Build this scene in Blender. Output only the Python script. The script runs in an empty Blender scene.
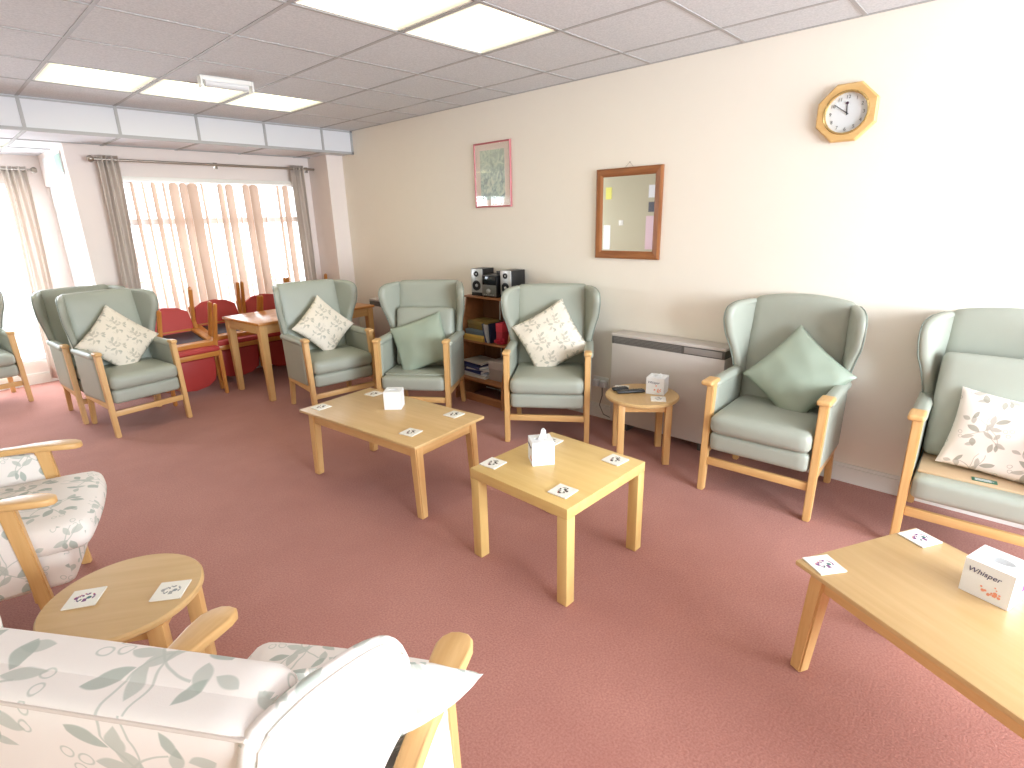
import bpy, bmesh, math, random
from mathutils import Vector, Matrix, noise
random.seed(7)
C = bpy.context.scene.collection
S = bpy.context.scene
PI = math.pi
R_ = math.radians

# ------------------------------------------------------------------ room numbers
WX = 3.53        # wall with clock, mirror, picture
CH = 2.514       # ceiling
SY = 5.59        # front of the dropped soffit
SZ = 2.285       # underside of the soffit
WY = 6.25        # wall with the blinds
RX = 1.09        # corner where the bay opens
BY = 7.5         # far wall of the bay
LX = -1.6
KY = -3.2
CAM = Vector((-.0245, -.0298, 1.5787))

# ------------------------------------------------------------------ materials
def s2l(c):
    return tuple(((v/255)/12.92 if v/255 <= .04045 else ((v/255+.055)/1.055)**2.4) for v in c) + (1,)

class NT:
    def __init__(self, name):
        self.m = bpy.data.materials.new(name); self.m.use_nodes = True
        self.t = self.m.node_tree; self.n = self.t.nodes; self.l = self.t.links
        self.b = self.n['Principled BSDF']; self.out = self.n['Material Output']
    def N(self, typ, **kw):
        x = self.n.new(typ)
        for k, v in kw.items():
            if k == 'ins':
                for i, val in v.items():
                    if isinstance(val, bpy.types.NodeSocket): self.l.new(val, x.inputs[i])
                    else: x.inputs[i].default_value = val
            else: setattr(x, k, v)
        return x
    def math(self, op, a, b=None, c=None, clamp=False):
        ins = {0: a}
        if b is not None: ins[1] = b
        if c is not None: ins[2] = c
        return self.N('ShaderNodeMath', operation=op, use_clamp=clamp, ins=ins).outputs[0]
    def mix(self, f, a, b):
        x = self.N('ShaderNodeMix', data_type='RGBA')
        for i, v in ((0, f), (6, a), (7, b)):
            if isinstance(v, bpy.types.NodeSocket): self.l.new(v, x.inputs[i])
            else: x.inputs[i].default_value = v
        return x.outputs[2]
    def bump(self, h, strength, dist=.002):
        b = self.N('ShaderNodeBump', ins={'Strength': strength, 'Distance': dist, 'Height': h})
        self.l.new(b.outputs[0], self.b.inputs['Normal'])
    def base(self, c, rough=.5, spec=.5):
        if isinstance(c, bpy.types.NodeSocket): self.l.new(c, self.b.inputs['Base Color'])
        else: self.b.inputs['Base Color'].default_value = c
        self.b.inputs['Roughness'].default_value = rough
        self.b.inputs['Specular IOR Level'].default_value = spec

def plain(name, col, rough=.5, spec=.5, metal=0, var=0, bump=0, bscale=200):
    t = NT(name); c = s2l(col)
    tc = t.N('ShaderNodeTexCoord').outputs['Object']
    if var:
        nz = t.N('ShaderNodeTexNoise', ins={'Vector': tc, 'Scale': 9., 'Detail': 3.})
        d = tuple(v*(1-var) for v in c[:3])+(1,)
        t.base(t.mix(nz.outputs[0], d, c), rough, spec)
    else: t.base(c, rough, spec)
    t.b.inputs['Metallic'].default_value = metal
    if bump:
        nb = t.N('ShaderNodeTexNoise', ins={'Vector': tc, 'Scale': float(bscale), 'Detail': 2.})
        t.bump(nb.outputs[0], bump)
    return t.m

def wood(name, c1, c2, axis, rough=.38, scale=1.):
    t = NT(name)
    tc = t.N('ShaderNodeTexCoord').outputs['Object']
    sc = [22*scale]*3; sc['xyz'.index(axis)] = 1.6*scale
    mp = t.N('ShaderNodeMapping', ins={'Vector': tc, 'Scale': sc})
    n1 = t.N('ShaderNodeTexNoise', ins={'Vector': mp.outputs[0], 'Scale': 1., 'Detail': 4., 'Roughness': .6, 'Distortion': .6})
    n2 = t.N('ShaderNodeTexNoise', ins={'Vector': mp.outputs[0], 'Scale': 5., 'Detail': 2.})
    f = t.math('ADD', t.math('MULTIPLY', n1.outputs[0], .75), t.math('MULTIPLY', n2.outputs[0], .3))
    mr = t.N('ShaderNodeMapRange', ins={0: f, 1: .32, 2: .7})
    t.base(t.mix(mr.outputs[0], s2l(c1), s2l(c2)), rough, .5)
    return t.m

BEECH = {a: wood('beech_'+a, (224, 182, 124), (208, 160, 100), a) for a in 'xyz'}
TOPW = {a: wood('beech_top_'+a, (214, 179, 128), (200, 162, 108), a, .3, .6) for a in 'xy'}
SQW = {a: wood('pale_beech_'+a, (228, 194, 128), (214, 176, 108), a, .32, .6) for a in 'xyz'}
ORANGE = {a: wood('varnished_'+a, (214, 150, 78), (186, 118, 54), a, .3) for a in 'xyz'}
SHELFW = wood('shelf_wood', (176, 120, 78), (150, 98, 62), 'y', .4)
PINE = {a: wood('pine_frame_'+a, (172, 112, 66), (132, 78, 42), a, .3) for a in 'yz'}

GREEN = plain('sage_vinyl', (167, 171, 158), .42, .5, var=.06, bump=.15, bscale=350)
GREEN_D = plain('sage_piping', (132, 142, 132), .5)
GREEN_S = plain('sage_satin', (158, 170, 152), .33, .6, var=.1, bump=.05)
REDV = plain('red_upholstery', (186, 66, 62), .45, .4, var=.1)
UNDER = plain('black_underside', (48, 52, 60), .35)
WALLM = plain('cream_emulsion', (243, 235, 222), .75, .25, var=.02, bump=.05, bscale=60)
WALLP = plain('pale_pink_emulsion', (240, 228, 222), .75, .25, var=.02)
WHITE = plain('white_gloss', (238, 236, 230), .35)
UPVC = plain('white_plastic_frame', (240, 242, 245), .3)
TBAR = plain('ceiling_bar', (172, 170, 170), .5)
METAL = plain('brushed_steel', (170, 162, 152), .3, .5, metal=.9)
BLACK = plain('black_plastic', (28, 28, 30), .35)
DGREY = plain('charcoal_plastic', (92, 88, 84), .45)
GREY = plain('heater_enamel', (206, 198, 192), .4)
SILVER = plain('silver_plastic', (190, 190, 188), .3, metal=.3)
CARD = plain('white_card', (238, 238, 238), .5, .3)
TISSUE = plain('tissue_paper', (250, 250, 250), .9, .1)
CURT = None
NAVY = plain('navy_ink', (44, 40, 96), .5)
ORNG = plain('orange_print', (240, 160, 128), .6)
PURP = plain('purple_print', (140, 60, 150), .5)
GOLD = plain('gilt_rim', (200, 170, 110), .25, metal=.7)
PINKF = plain('pink_frame', (196, 112, 116), .35)

def carpet():
    t = NT('pink_carpet'); tc = t.N('ShaderNodeTexCoord').outputs['Object']
    n1 = t.N('ShaderNodeTexNoise', ins={'Vector': tc, 'Scale': 130., 'Detail': 3.})
    n2 = t.N('ShaderNodeTexNoise', ins={'Vector': tc, 'Scale': 2.2, 'Detail': 4., 'Roughness': .6})
    a = t.mix(t.N('ShaderNodeMapRange', ins={0: n1.outputs[0], 1: .3, 2: .7}).outputs[0], s2l((164, 109, 98)), s2l((188, 133, 119)))
    b = t.mix(t.N('ShaderNodeMapRange', ins={0: n2.outputs[0], 1: .35, 2: .7, 3: .0, 4: .35}).outputs[0], a, s2l((148, 92, 82)))
    t.base(b, .95, .1); t.bump(n1.outputs[0], .6, .004)
    t.b.inputs['Sheen Weight'].default_value = .15
    return t.m
CARPET = carpet()

def ceil_tile():
    t = NT('mineral_fibre_tile'); tc = t.N('ShaderNodeTexCoord').outputs['Object']
    n = t.N('ShaderNodeTexNoise', ins={'Vector': tc, 'Scale': 110., 'Detail': 3.})
    mr = t.N('ShaderNodeMapRange', ins={0: n.outputs[0], 1: .35, 2: .65})
    t.base(t.mix(mr.outputs[0], s2l((206, 208, 211)), s2l((222, 223, 226))), .9, .1)
    t.bump(n.outputs[0], .3)
    return t.m
TILE = ceil_tile()
TILEW = plain('white_soffit_tile', (226, 226, 230), .8, .1, bump=.3, bscale=110)

def emit(name, col, st):
    t = NT(name); t.n.remove(t.b)
    e = t.N('ShaderNodeEmission', ins={0: col, 1: st}); t.l.new(e.outputs[0], t.out.inputs[0]); return t.m

def diffuser():
    # a prismatic panel over tubes: warmer near its border, where the acrylic is further from the tubes
    t = NT('lit_diffuser')
    tc = t.N('ShaderNodeTexCoord').outputs['Object']
    x = t.N('ShaderNodeSeparateXYZ', ins={0: tc})
    a = t.math('ABSOLUTE', x.outputs[0]); 
    g = t.N('ShaderNodeMapRange', interpolation_type='SMOOTHSTEP', ins={0: a, 1: .08, 2: .3, 3: 3.0, 4: .72}).outputs[0]
    t.n.remove(t.b)
    e = t.N('ShaderNodeEmission', ins={0: (1, .95, .62, 1), 1: g}); t.l.new(e.outputs[0], t.out.inputs[0]); return t.m
DIFF = diffuser()

def glass():
    t = NT('window_glass'); t.n.remove(t.b)
    tr = t.N('ShaderNodeBsdfTransparent'); gl = t.N('ShaderNodeBsdfGlossy', ins={'Roughness': .02})
    lw = t.N('ShaderNodeLayerWeight'); fr = t.N('ShaderNodeMath', operation='MULTIPLY_ADD', ins={0: t.math('POWER', lw.outputs['Facing'], 5.), 1: .35, 2: .03})
    m = t.N('ShaderNodeMixShader', ins={0: fr.outputs[0], 1: tr.outputs[0], 2: gl.outputs[0]})
    t.l.new(m.outputs[0], t.out.inputs[0]); return t.m
GLASS = glass()

def translucent(name, col, f=.5, var=None):
    t = NT(name); t.n.remove(t.b)
    d = t.N('ShaderNodeBsdfDiffuse', ins={0: s2l(col)}); tr = t.N('ShaderNodeBsdfTranslucent', ins={0: s2l(col)})
    m = t.N('ShaderNodeMixShader', ins={0: f, 1: d.outputs[0], 2: tr.outputs[0]})
    t.l.new(m.outputs[0], t.out.inputs[0]); return t.m
CURT = translucent('taupe_curtain', (232, 222, 214), .32)
SLAT = translucent('blind_slat_fabric', (206, 180, 162), .16)

def mirror_mat():
    t = NT('mirror_glass'); t.base((.86, .87, .84, 1), .02); t.b.inputs['Metallic'].default_value = 1; return t.m
MIRR = mirror_mat()

def floral(name, ground, leafc, leafc2, tile=.30, rough=.8, contrast=1., spec=.3, crease=0):
    """cream cloth with trailing branches of leaves, drawn from UV in metres; half-drop repeat"""
    t = NT(name)
    uv = t.N('ShaderNodeUVMap').outputs[0]
    nz = t.N('ShaderNodeTexNoise', ins={'Vector': uv, 'Scale': 14., 'Detail': 1.})
    ofs = t.N('ShaderNodeVectorMath', operation='SUBTRACT', ins={0: nz.outputs['Color'], 1: (.5, .5, .5)})
    of2 = t.N('ShaderNodeVectorMath', operation='SCALE', ins={0: ofs.outputs[0], 'Scale': .022})
    p = t.N('ShaderNodeVectorMath', operation='ADD', ins={0: uv, 1: of2.outputs[0]})
    sx = t.N('ShaderNodeSeparateXYZ', ins={0: p.outputs[0]})
    u = t.math('DIVIDE', sx.outputs[0], tile); v = t.math('DIVIDE', sx.outputs[1], tile)
    col = t.math('FLOOR', u)
    v = t.math('ADD', v, t.math('MULTIPLY', col, .5))
    fu = t.math('FRACT', u); fv = t.math('FRACT', v)
    leaves = [ # x y angle length width kind
        (.50, .52, 60, .24, .060, 0), (.42, .44, 150, .26, .065, 1), (.56, .58, 5, .24, .060, 0), (.36, .36, 200, .24, .055, 0),
        (.34, .32, 285, .22, .060, 1), (.60, .66, 95, .24, .055, 0), (.64, .72, 30, .26, .060, 1), (.46, .50, 330, .25, .055, 0),
        (.30, .60, 110, .22, .050, 0), (.22, .72, 60, .20, .045, 1), (.20, .70, 165, .17, .045, 0), (.72, .30, 340, .22, .055, 0),
        (.70, .28, 265, .22, .055, 1), (.68, .36, 60, .18, .045, 0), (.24, .12, 20, .2, .05, 0), (.80, .12, 100, .16, .04, 1)]
    tot = {0: None, 1: None}
    for (cx, cy, an, L, W, k) in leaves:
        c, s = math.cos(R_(an)), math.sin(R_(an))
        dx = t.math('SUBTRACT', fu, cx); dy = t.math('SUBTRACT', fv, cy)
        a = t.math('MULTIPLY_ADD', dx, c/L, t.math('MULTIPLY', dy, s/L))
        b = t.math('MULTIPLY_ADD', dx, -s, t.math('MULTIPLY', dy, c))
        w = t.math('MULTIPLY', t.math('MULTIPLY', a, t.math('SUBTRACT', 1., a)), 4*W)
        d = t.math('SUBTRACT', w, t.math('ABSOLUTE', b))
        m = t.math('MULTIPLY', d, 90., clamp=True)
        tot[k] = m if tot[k] is None else t.math('MAXIMUM', tot[k], m)
    stem = None
    for (cx, cy, r, x0, x1) in ((.05, .95, .62, .25, .75), (1.05, .75, .55, .45, .9), (.10, .05, .72, .3, .8)):
        dx = t.math('SUBTRACT', fu, cx); dy = t.math('SUBTRACT', fv, cy)
        rr = t.math('SQRT', t.math('MULTIPLY_ADD', dx, dx, t.math('MULTIPLY', dy, dy)))
        m = t.math('MULTIPLY', t.math('SUBTRACT', .011, t.math('ABSOLUTE', t.math('SUBTRACT', rr, r))), 140., clamp=True)
        g = t.math('MULTIPLY', t.math('GREATER_THAN', fu, x0), t.math('LESS_THAN', fu, x1))
        m = t.math('MULTIPLY', m, g)
        stem = m if stem is None else t.math('MAXIMUM', stem, m)
    for (cx, cy) in ((.9, .52), (.84, .6), (.93, .64), (.1, .4), (.13, .3)):      # rings of berries
        dx = t.math('SUBTRACT', fu, cx); dy = t.math('SUBTRACT', fv, cy)
        rr = t.math('SQRT', t.math('MULTIPLY_ADD', dx, dx, t.math('MULTIPLY', dy, dy)))
        m = t.math('MULTIPLY', t.math('SUBTRACT', .009, t.math('ABSOLUTE', t.math('SUBTRACT', rr, .035))), 140., clamp=True)
        stem = t.math('MAXIMUM', stem, m)
    c0 = t.mix(t.math('MULTIPLY', stem, .75*contrast), s2l(ground), s2l(leafc))
    c1 = t.mix(t.math('MULTIPLY', tot[0], .8*contrast), c0, s2l(leafc))
    c2 = t.mix(t.math('MULTIPLY', tot[1], .85*contrast), c1, s2l(leafc2))
    t.base(c2, rough, spec)
    wv = t.N('ShaderNodeTexNoise', ins={'Vector': uv, 'Scale': 500., 'Detail': 1.})
    if crease:
        n2 = t.N('ShaderNodeTexNoise', ins={'Vector': uv, 'Scale': 16., 'Detail': 3., 'Distortion': 1.2})
        h = t.math('ADD', t.math('MULTIPLY', wv.outputs[0], .1), n2.outputs[0])
        t.bump(h, crease, .006)
    else: t.bump(wv.outputs[0], .15)
    return t.m
FLOR = floral('floral_linen', (236, 228, 221), (186, 190, 180), (168, 176, 166), .235)
FLORC = floral('floral_cushion_cloth', (232, 222, 206), (182, 174, 158), (164, 162, 146), .17, .5, .8, .4, crease=.35)

def coaster_print(name, c1, c2, c3):
    t = NT(name)
    tc = t.N('ShaderNodeTexCoord').outputs['Object']
    x = t.N('ShaderNodeSeparateXYZ', ins={0: tc})
    ax = t.math('MULTIPLY', x.outputs[0], x.outputs[0]); ay = t.math('MULTIPLY', x.outputs[1], x.outputs[1])
    r = t.math('SQRT', t.math('ADD', ax, t.math('MULTIPLY', ay, 1.8)))
    inside = t.math('LESS_THAN', r, .031)
    v = t.N('ShaderNodeTexVoronoi', ins={'Vector': tc, 'Scale': 75.})
    n = t.N('ShaderNodeTexNoise', ins={'Vector': tc, 'Scale': 95., 'Detail': 1.})
    m = t.math('MULTIPLY', t.math('LESS_THAN', v.outputs['Distance'], .55), t.math('GREATER_THAN', n.outputs[0], .46))
    m = t.math('MULTIPLY', m, inside)
    sc = t.N('ShaderNodeSeparateColor', ins={0: v.outputs['Color']})
    c = t.mix(t.math('GREATER_THAN', sc.outputs[0], .5), s2l(c1), s2l(c2))
    c = t.mix(t.math('GREATER_THAN', sc.outputs[1], .66), c, s2l(c3))
    t.base(t.mix(m, s2l((240, 236, 226)), c), .25)
    return t.m
PRINT_D = coaster_print('coaster_dark_print', (60, 40, 36), (150, 60, 60), (70, 76, 70))
PRINT_P = coaster_print('coaster_purple_print', (120, 70, 120), (190, 100, 110), (70, 110, 110))
PRINT_G = coaster_print('coaster_grey_print', (160, 160, 160), (178, 180, 176), (140, 146, 150))

def picture_mat():
    t = NT('watercolour_print'); tc = t.N('ShaderNodeTexCoord').outputs['Object']
    n = t.N('ShaderNodeTexNoise', ins={'Vector': tc, 'Scale': 16., 'Detail': 5., 'Distortion': 1.5})
    x = t.N('ShaderNodeSeparateXYZ', ins={0: tc})
    r = t.N('ShaderNodeValToRGB', ins={0: n.outputs[0]})
    e = r.color_ramp.elements; e[0].position = .36; e[0].color = s2l((120, 138, 132)); e[1].position = .62; e[1].color = s2l((205, 212, 190))
    k = e.new(.48); k.color = s2l((168, 186, 168))
    g = t.N('ShaderNodeMapRange', ins={0: x.outputs[2], 1: -.1, 2: .2, 3: 0., 4: .55})
    t.base(t.mix(g.outputs[0], r.outputs[0], s2l((210, 216, 190))), .3); return t.m
PICT = picture_mat()

# ------------------------------------------------------------------ mesh helpers
def link(name, bm, mat, parent=None, M=None, smooth=True, fn=None, angle=40):
    if fn:
        for v in bm.verts: v.co = Vector(fn(v.co.copy()))
    bmesh.ops.recalc_face_normals(bm, faces=bm.faces)
    uvl = bm.loops.layers.uv.get('UVMap')
    if uvl is None:
        uvl = bm.loops.layers.uv.new('UVMap')
        for f in bm.faces:
            n = f.normal; a = max(range(3), key=lambda i: abs(n[i]))
            for lp in f.loops:
                c = lp.vert.co
                lp[uvl].uv = ((c.y, c.z) if a == 0 else (c.x, c.z) if a == 1 else (c.x, c.y))
    me = bpy.data.meshes.new(name); bm.to_mesh(me); bm.free()
    me.materials.append(mat)
    if smooth:
        for p in me.polygons: p.use_smooth = True
        me.set_sharp_from_angle(angle=R_(angle))
    o = bpy.data.objects.new(name, me); C.objects.link(o)
    if parent: o.parent = parent
    if M is not None: o.matrix_local = M
    return o

def box(cx, cy, cz, sx, sy, sz, bev=.003, bm=None, seg=2):
    b = bmesh.new()
    bmesh.ops.create_cube(b, size=1, matrix=Matrix.Translation((cx, cy, cz)) @ Matrix.Diagonal((sx, sy, sz, 1)))
    if bev: bmesh.ops.bevel(b, geom=b.edges[:], offset=bev, segments=seg, affect='EDGES', profile=.5)
    return join(bm, b)
def join(bm, b):
    if bm is None: return b
    me = bpy.data.meshes.new('tmp'); b.to_mesh(me); b.free(); bm.from_mesh(me); bpy.data.meshes.remove(me); return bm
def B(x0, x1, y0, y1, z0, z1, bev=0, bm=None):
    return box((x0+x1)/2, (y0+y1)/2, (z0+z1)/2, x1-x0, y1-y0, z1-z0, bev, bm)

def soft(cx, cy, cz, sx, sy, sz, r=.03, crown=(0, 0, 0), n=12):
    """rounded, crowned upholstery block"""
    b = bmesh.new(); h = (sx/2, sy/2, sz/2); r = min(r, min(h)*.98)
    ts = [math.sin((i/n*2-1)*PI/2*.999) for i in range(n+1)]
    ts = [.5*t+.5*(i/n*2-1) for i, t in enumerate(ts)]
    vs = {}
    def V(i, j, k):
        key = (i, j, k)
        if key not in vs:
            p = Vector((ts[i]*h[0], ts[j]*h[1], ts[k]*h[2]))
            q = Vector([max(-(h[a]-r), min(h[a]-r, p[a])) for a in range(3)])
            d = p-q
            if d.length > 1e-9:
                # only round where at least two axes are outside
                dd = Vector([d[a] for a in range(3)])
                m = max(abs(x) for x in dd)
                p = q+dd.normalized()*m if m > 0 else p
            t = [p[a]/h[a] for a in range(3)]
            for a in range(3):
                o = [x for x in range(3) if x != a]
                p[a] += crown[a]*t[a]*(1-t[o[0]]**2)*(1-t[o[1]]**2)
            vs[key] = b.verts.new(p+Vector((cx, cy, cz)))
        return vs[key]
    for i in range(n):
        for j in range(n):
            for e in (0, n):
                b.faces.new((V(e, i, j), V(e, i+1, j), V(e, i+1, j+1), V(e, i, j+1)))
                b.faces.new((V(i, e, j), V(i+1, e, j), V(i+1, e, j+1), V(i, e, j+1)))
                b.faces.new((V(i, j, e), V(i+1, j, e), V(i+1, j+1, e), V(i, j+1, e)))
    return b

def prism(pts, a0, a1, axis='x', bev=.0, bm=None, seg=3):
    """closed outline (two coords) swept from a0 to a1 along axis"""
    b = bmesh.new()
    def mk(p, a):
        return {'x': (a, p[0], p[1]), 'y': (p[0], a, p[1]), 'z': (p[0], p[1], a)}[axis]
    v0 = [b.verts.new(mk(p, a0)) for p in pts]; v1 = [b.verts.new(mk(p, a1)) for p in pts]
    n = len(pts); f0 = b.faces.new(v0); f1 = b.faces.new(v1[::-1])
    for i in range(n): b.faces.new((v0[i], v0[(i+1) % n], v1[(i+1) % n], v1[i]))
    bmesh.ops.recalc_face_normals(b, faces=b.faces)
    if bev:
        rim = [e for f in (f0, f1) for e in f.edges]
        bmesh.ops.bevel(b, geom=rim, offset=bev, segments=seg, affect='EDGES', profile=.5)
    return join(bm, b)

def beam(pts, sizes, bm=None, up=Vector((0, 1, 0)), bev=.004):
    """bar of rectangular section through pts; sizes (across, deep) at each point"""
    b = bmesh.new(); rings = []
    for i, p in enumerate(pts):
        p = Vector(p); d = (Vector(pts[min(i+1, len(pts)-1)])-Vector(pts[max(i-1, 0)])).normalized()
        s = d.cross(up).normalized(); u = s.cross(d).normalized(); w, dp = sizes[i] if isinstance(sizes, list) else sizes
        rings.append([b.verts.new(p+s*w/2*a+u*dp/2*c) for a, c in ((-1, -1), (1, -1), (1, 1), (-1, 1))])
    for r0, r1 in zip(rings, rings[1:]):
        for k in range(4): b.faces.new((r0[k], r0[(k+1) % 4], r1[(k+1) % 4], r1[k]))
    b.faces.new(rings[0]); b.faces.new(rings[-1][::-1])
    bmesh.ops.recalc_face_normals(b, faces=b.faces)
    if bev: bmesh.ops.bevel(b, geom=b.edges[:], offset=bev, segments=2, affect='EDGES', clamp_overlap=True)
    return join(bm, b)

def legbeam(p0, p1, s0, s1, bm=None, bev=.005):
    """straight tapering leg with level feet: horizontal rectangular sections"""
    b = bmesh.new(); r = []
    for p, s in ((p0, s0), (p1, s1)):
        r.append([b.verts.new((p[0]+a*s[0]/2, p[1]+c*s[1]/2, p[2])) for a, c in ((-1, -1), (1, -1), (1, 1), (-1, 1))])
    for k in range(4): b.faces.new((r[0][k], r[0][(k+1) % 4], r[1][(k+1) % 4], r[1][k]))
    b.faces.new(r[0]); b.faces.new(r[1][::-1])
    bmesh.ops.recalc_face_normals(b, faces=b.faces)
    if bev: bmesh.ops.bevel(b, geom=b.edges[:], offset=bev, segments=2, affect='EDGES')
    return join(bm, b)

def tube(pts, r, bm=None, n=8, closed=False):
    b = bmesh.new(); rings = []; N = len(pts)
    for i, p in enumerate(pts):
        p = Vector(p)
        if closed: d = Vector(pts[(i+1) % N])-Vector(pts[i-1])
        else: d = Vector(pts[min(i+1, N-1)])-Vector(pts[max(i-1, 0)])
        d.normalize(); a = Vector((0, 0, 1)) if abs(d.z) < .9 else Vector((1, 0, 0))
        s = d.cross(a).normalized(); u = s.cross(d)
        rr = r[i] if isinstance(r, (list, tuple)) else r
        rings.append([b.verts.new(p+(s*math.cos(t*2*PI/n)+u*math.sin(t*2*PI/n))*rr) for t in range(n)])
    prs = list(zip(rings, rings[1:]))+([(rings[-1], rings[0])] if closed else [])
    for r0, r1 in prs:
        for k in range(n): b.faces.new((r0[k], r0[(k+1) % n], r1[(k+1) % n], r1[k]))
    if not closed: b.faces.new(rings[0]); b.faces.new(rings[-1][::-1])
    return join(bm, b)

def lathe(prof, c=(0, 0, 0), n=32, bm=None, axis='z'):
    b = bmesh.new(); rings = []
    for (r, h) in prof:
        ring = []
        for k in range(n):
            a = k*2*PI/n; x, y = r*math.cos(a), r*math.sin(a)
            p = {'z': (x, y, h), 'x': (h, x, y), 'y': (x, h, y)}[axis]
            ring.append(b.verts.new(Vector(p)+Vector(c)))
        rings.append(ring)
    for r0, r1 in zip(rings, rings[1:]):
        for k in range(n): b.faces.new((r0[k], r0[(k+1) % n], r1[(k+1) % n], r1[k]))
    b.faces.new(rings[0]); b.faces.new(rings[-1][::-1])
    return join(bm, b)

def disc(r, h, c, ax='z', n=40, bev=.004, bm=None):
    return lathe([(r-bev, 0), (r, bev), (r, h-bev), (r-bev, h)], c, n, bm, ax)

def thing(name, label, cat, loc=(0, 0, 0), rz=0, group=None):
    o = bpy.data.objects.new(name, None); C.objects.link(o); o.empty_display_size = .1
    o.location = loc; o.rotation_euler = (0, 0, rz)
    o['label'] = label; o['category'] = cat
    if group: o['group'] = group
    return o
def tag(o, label, cat, group=None):
    o['label'] = label; o['category'] = cat
    if group: o['group'] = group
    return o
def struct(name, bm, m, parent=None, smooth=False):
    o = link(name, bm, m, parent, smooth=smooth)
    if parent is None: o['kind'] = 'structure'
    return o
def kids(o): return [c for c in bpy.data.objects if c.parent == o]
def dup(root, label=None, loc=None, rz=None):
    def cp(o, par):
        c = o.copy(); C.objects.link(c)
        if par is not None: c.parent = par
        for k in kids(o): cp(k, c)
        return c
    r = cp(root, None)
    if label: r['label'] = label
    if loc is not None: r.location = loc
    if rz is not None: r.rotation_euler = (0, 0, rz)
    return r

# ------------------------------------------------------------------ the room
struct('floor', B(LX-.1, WX+.1, KY-.1, BY+.1, -.06, 0), CARPET)
struct('wall_right', B(WX, WX+.12, KY-.1, WY+.12, 0, CH+.1), WALLM)
struct('wall_left', B(LX-.12, LX, KY-.1, BY+.12, 0, CH+.1), plain('stone_beige_emulsion', (196, 188, 164), .8, .2))
# window wall with opening 1
WX0, WX1, WZ0, WZ1 = 1.40, 3.23, .42, 2.02
b = B(RX, WX0, WY, WY+.12, 0, SZ+.01); B(WX1, WX, WY, WY+.12, 0, SZ+.01, bm=b)
B(WX0, WX1, WY, WY+.12, 0, WZ0, bm=b); B(WX0, WX1, WY, WY+.12, WZ1, SZ+.01, bm=b)
struct('wall_window', b, WALLP)
struct('wall_column', B(3.335, WX, 5.83, WY, 0, SZ), WALLP)
# bay: side wall with a glazed door, far wall with a tall window
DY0, DY1, DZ = 6.38, BY, 1.99
b = B(RX+.001, RX+.12, BY+.001, BY+.12, 0, SZ+.01)
B(RX+.001, RX+.12, WY+.12, DY0, 0, SZ+.01, bm=b); B(RX, RX+.12, DY0, DY1, DZ, SZ+.01, bm=b)
struct('wall_bay_side', b, WALLP)
BX0, BX1, BZ0, BZ1 = LX+.3, .95, .24, 2.02
b = B(LX, BX0, BY, BY+.12, 0, SZ+.01); B(BX1, RX, BY, BY+.12, 0, SZ+.01, bm=b)
B(BX0, BX1, BY, BY+.12, 0, BZ0, bm=b); B(BX0, BX1, BY, BY+.12, BZ1, SZ+.01, bm=b)
struct('wall_bay', b, WALLP)
# wall behind the camera with a big window
KX0, KX1, KZ0, KZ1 = .2, 3.2, .5, 2.35
b = B(LX-.1, KX0, KY-.12, KY, 0, CH+.1); B(KX1, WX+.1, KY-.12, KY, 0, CH+.1, bm=b)
B(KX0, KX1, KY-.12, KY, 0, KZ0, bm=b); B(KX0, KX1, KY-.12, KY, KZ1, CH+.1, bm=b)
struct('wall_behind', b, WALLM)

# ceiling: tiles on a 600 mm grid with real bars
gx0, gp = .775, .6
lights_hi = [(0, 1), (1, 1), (2, 1), (1, 5), (2, 5)]     # column i, row j : y from SY-.6*(j+1) to SY-.6*j
b = bmesh.new()
def cx(i): return gx0+gp*i
xs = [LX-.1]+[cx(i) for i in range(-3, 5)]+[WX+.1]
ys = [KY-.1]+[SY-gp*j for j in range(14, -1, -1)]
def is_light(x0, y0):
    for i, j in lights_hi:
        if abs(x0-cx(i)) < .01 and abs(y0-(SY-gp*(j+1))) < .01: return True
    return False
for x0, x1 in zip(xs, xs[1:]):
    for y0, y1 in zip(ys, ys[1:]):
        B(x0, x1, y0, y1, CH+(.06 if is_light(x0, y0) else 0), CH+.1, bm=b)
struct('ceiling', b, TILE)
b = bmesh.new()
for x in xs[1:-1]: B(x-.010, x+.010, KY, SY, CH-.003, CH+.003, bm=b)
for y in ys[1:-1]: B(LX, WX, y-.010, y+.010, CH-.0034, CH+.003, bm=b)
B(WX-.02, WX, KY, SY, CH-.003, CH+.003, bm=b)
struct('trim_ceiling_bars', b, TBAR)
# lower ceiling and its white tiled face
b = bmesh.new(); B(LX, WX, SY, SY+.02, SZ, CH+.05, bm=b)
struct('wall_soffit', b, TILEW)
b = bmesh.new()
low = (cx(-2), 6.19+.0)
LLX0, LLX1, LLY0, LLY1 = .22, .80, 6.42, 7.0
for x0, x1, y0, y1 in ((LX-.1, LLX0, SY+.02, BY+.1), (LLX1, WX+.1, SY+.02, BY+.1), (LLX0, LLX1, SY+.02, LLY0), (LLX0, LLX1, LLY1, BY+.1)):
    B(x0, x1, y0, y1, SZ, SZ+.1, bm=b)
B(LLX0, LLX1, LLY0, LLY1, SZ+.06, SZ+.1, bm=b)
struct('ceiling_low', b, TILEW)
b = bmesh.new()
for i in range(-3, 5):
    B(cx(i)-.011, cx(i)+.011, SY-.008, SY, SZ, CH, bm=b)
    B(cx(i)-.012, cx(i)+.012, SY, BY, SZ-.006, SZ+.002, bm=b)
B(LX, WX, SY-.01, SY+.014, SZ-.008, SZ+.016, bm=b); B(LX, WX, SY-.01, SY, CH-.018, CH-.006, bm=b)
B(WX-.022, WX, SY-.01, SY, SZ, CH, bm=b)
for y in (6.19, 6.79): B(LX, WX, y-.012, y+.012, SZ-.0065, SZ+.002, bm=b)
struct('trim_soffit_bars', b, TBAR)

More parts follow.
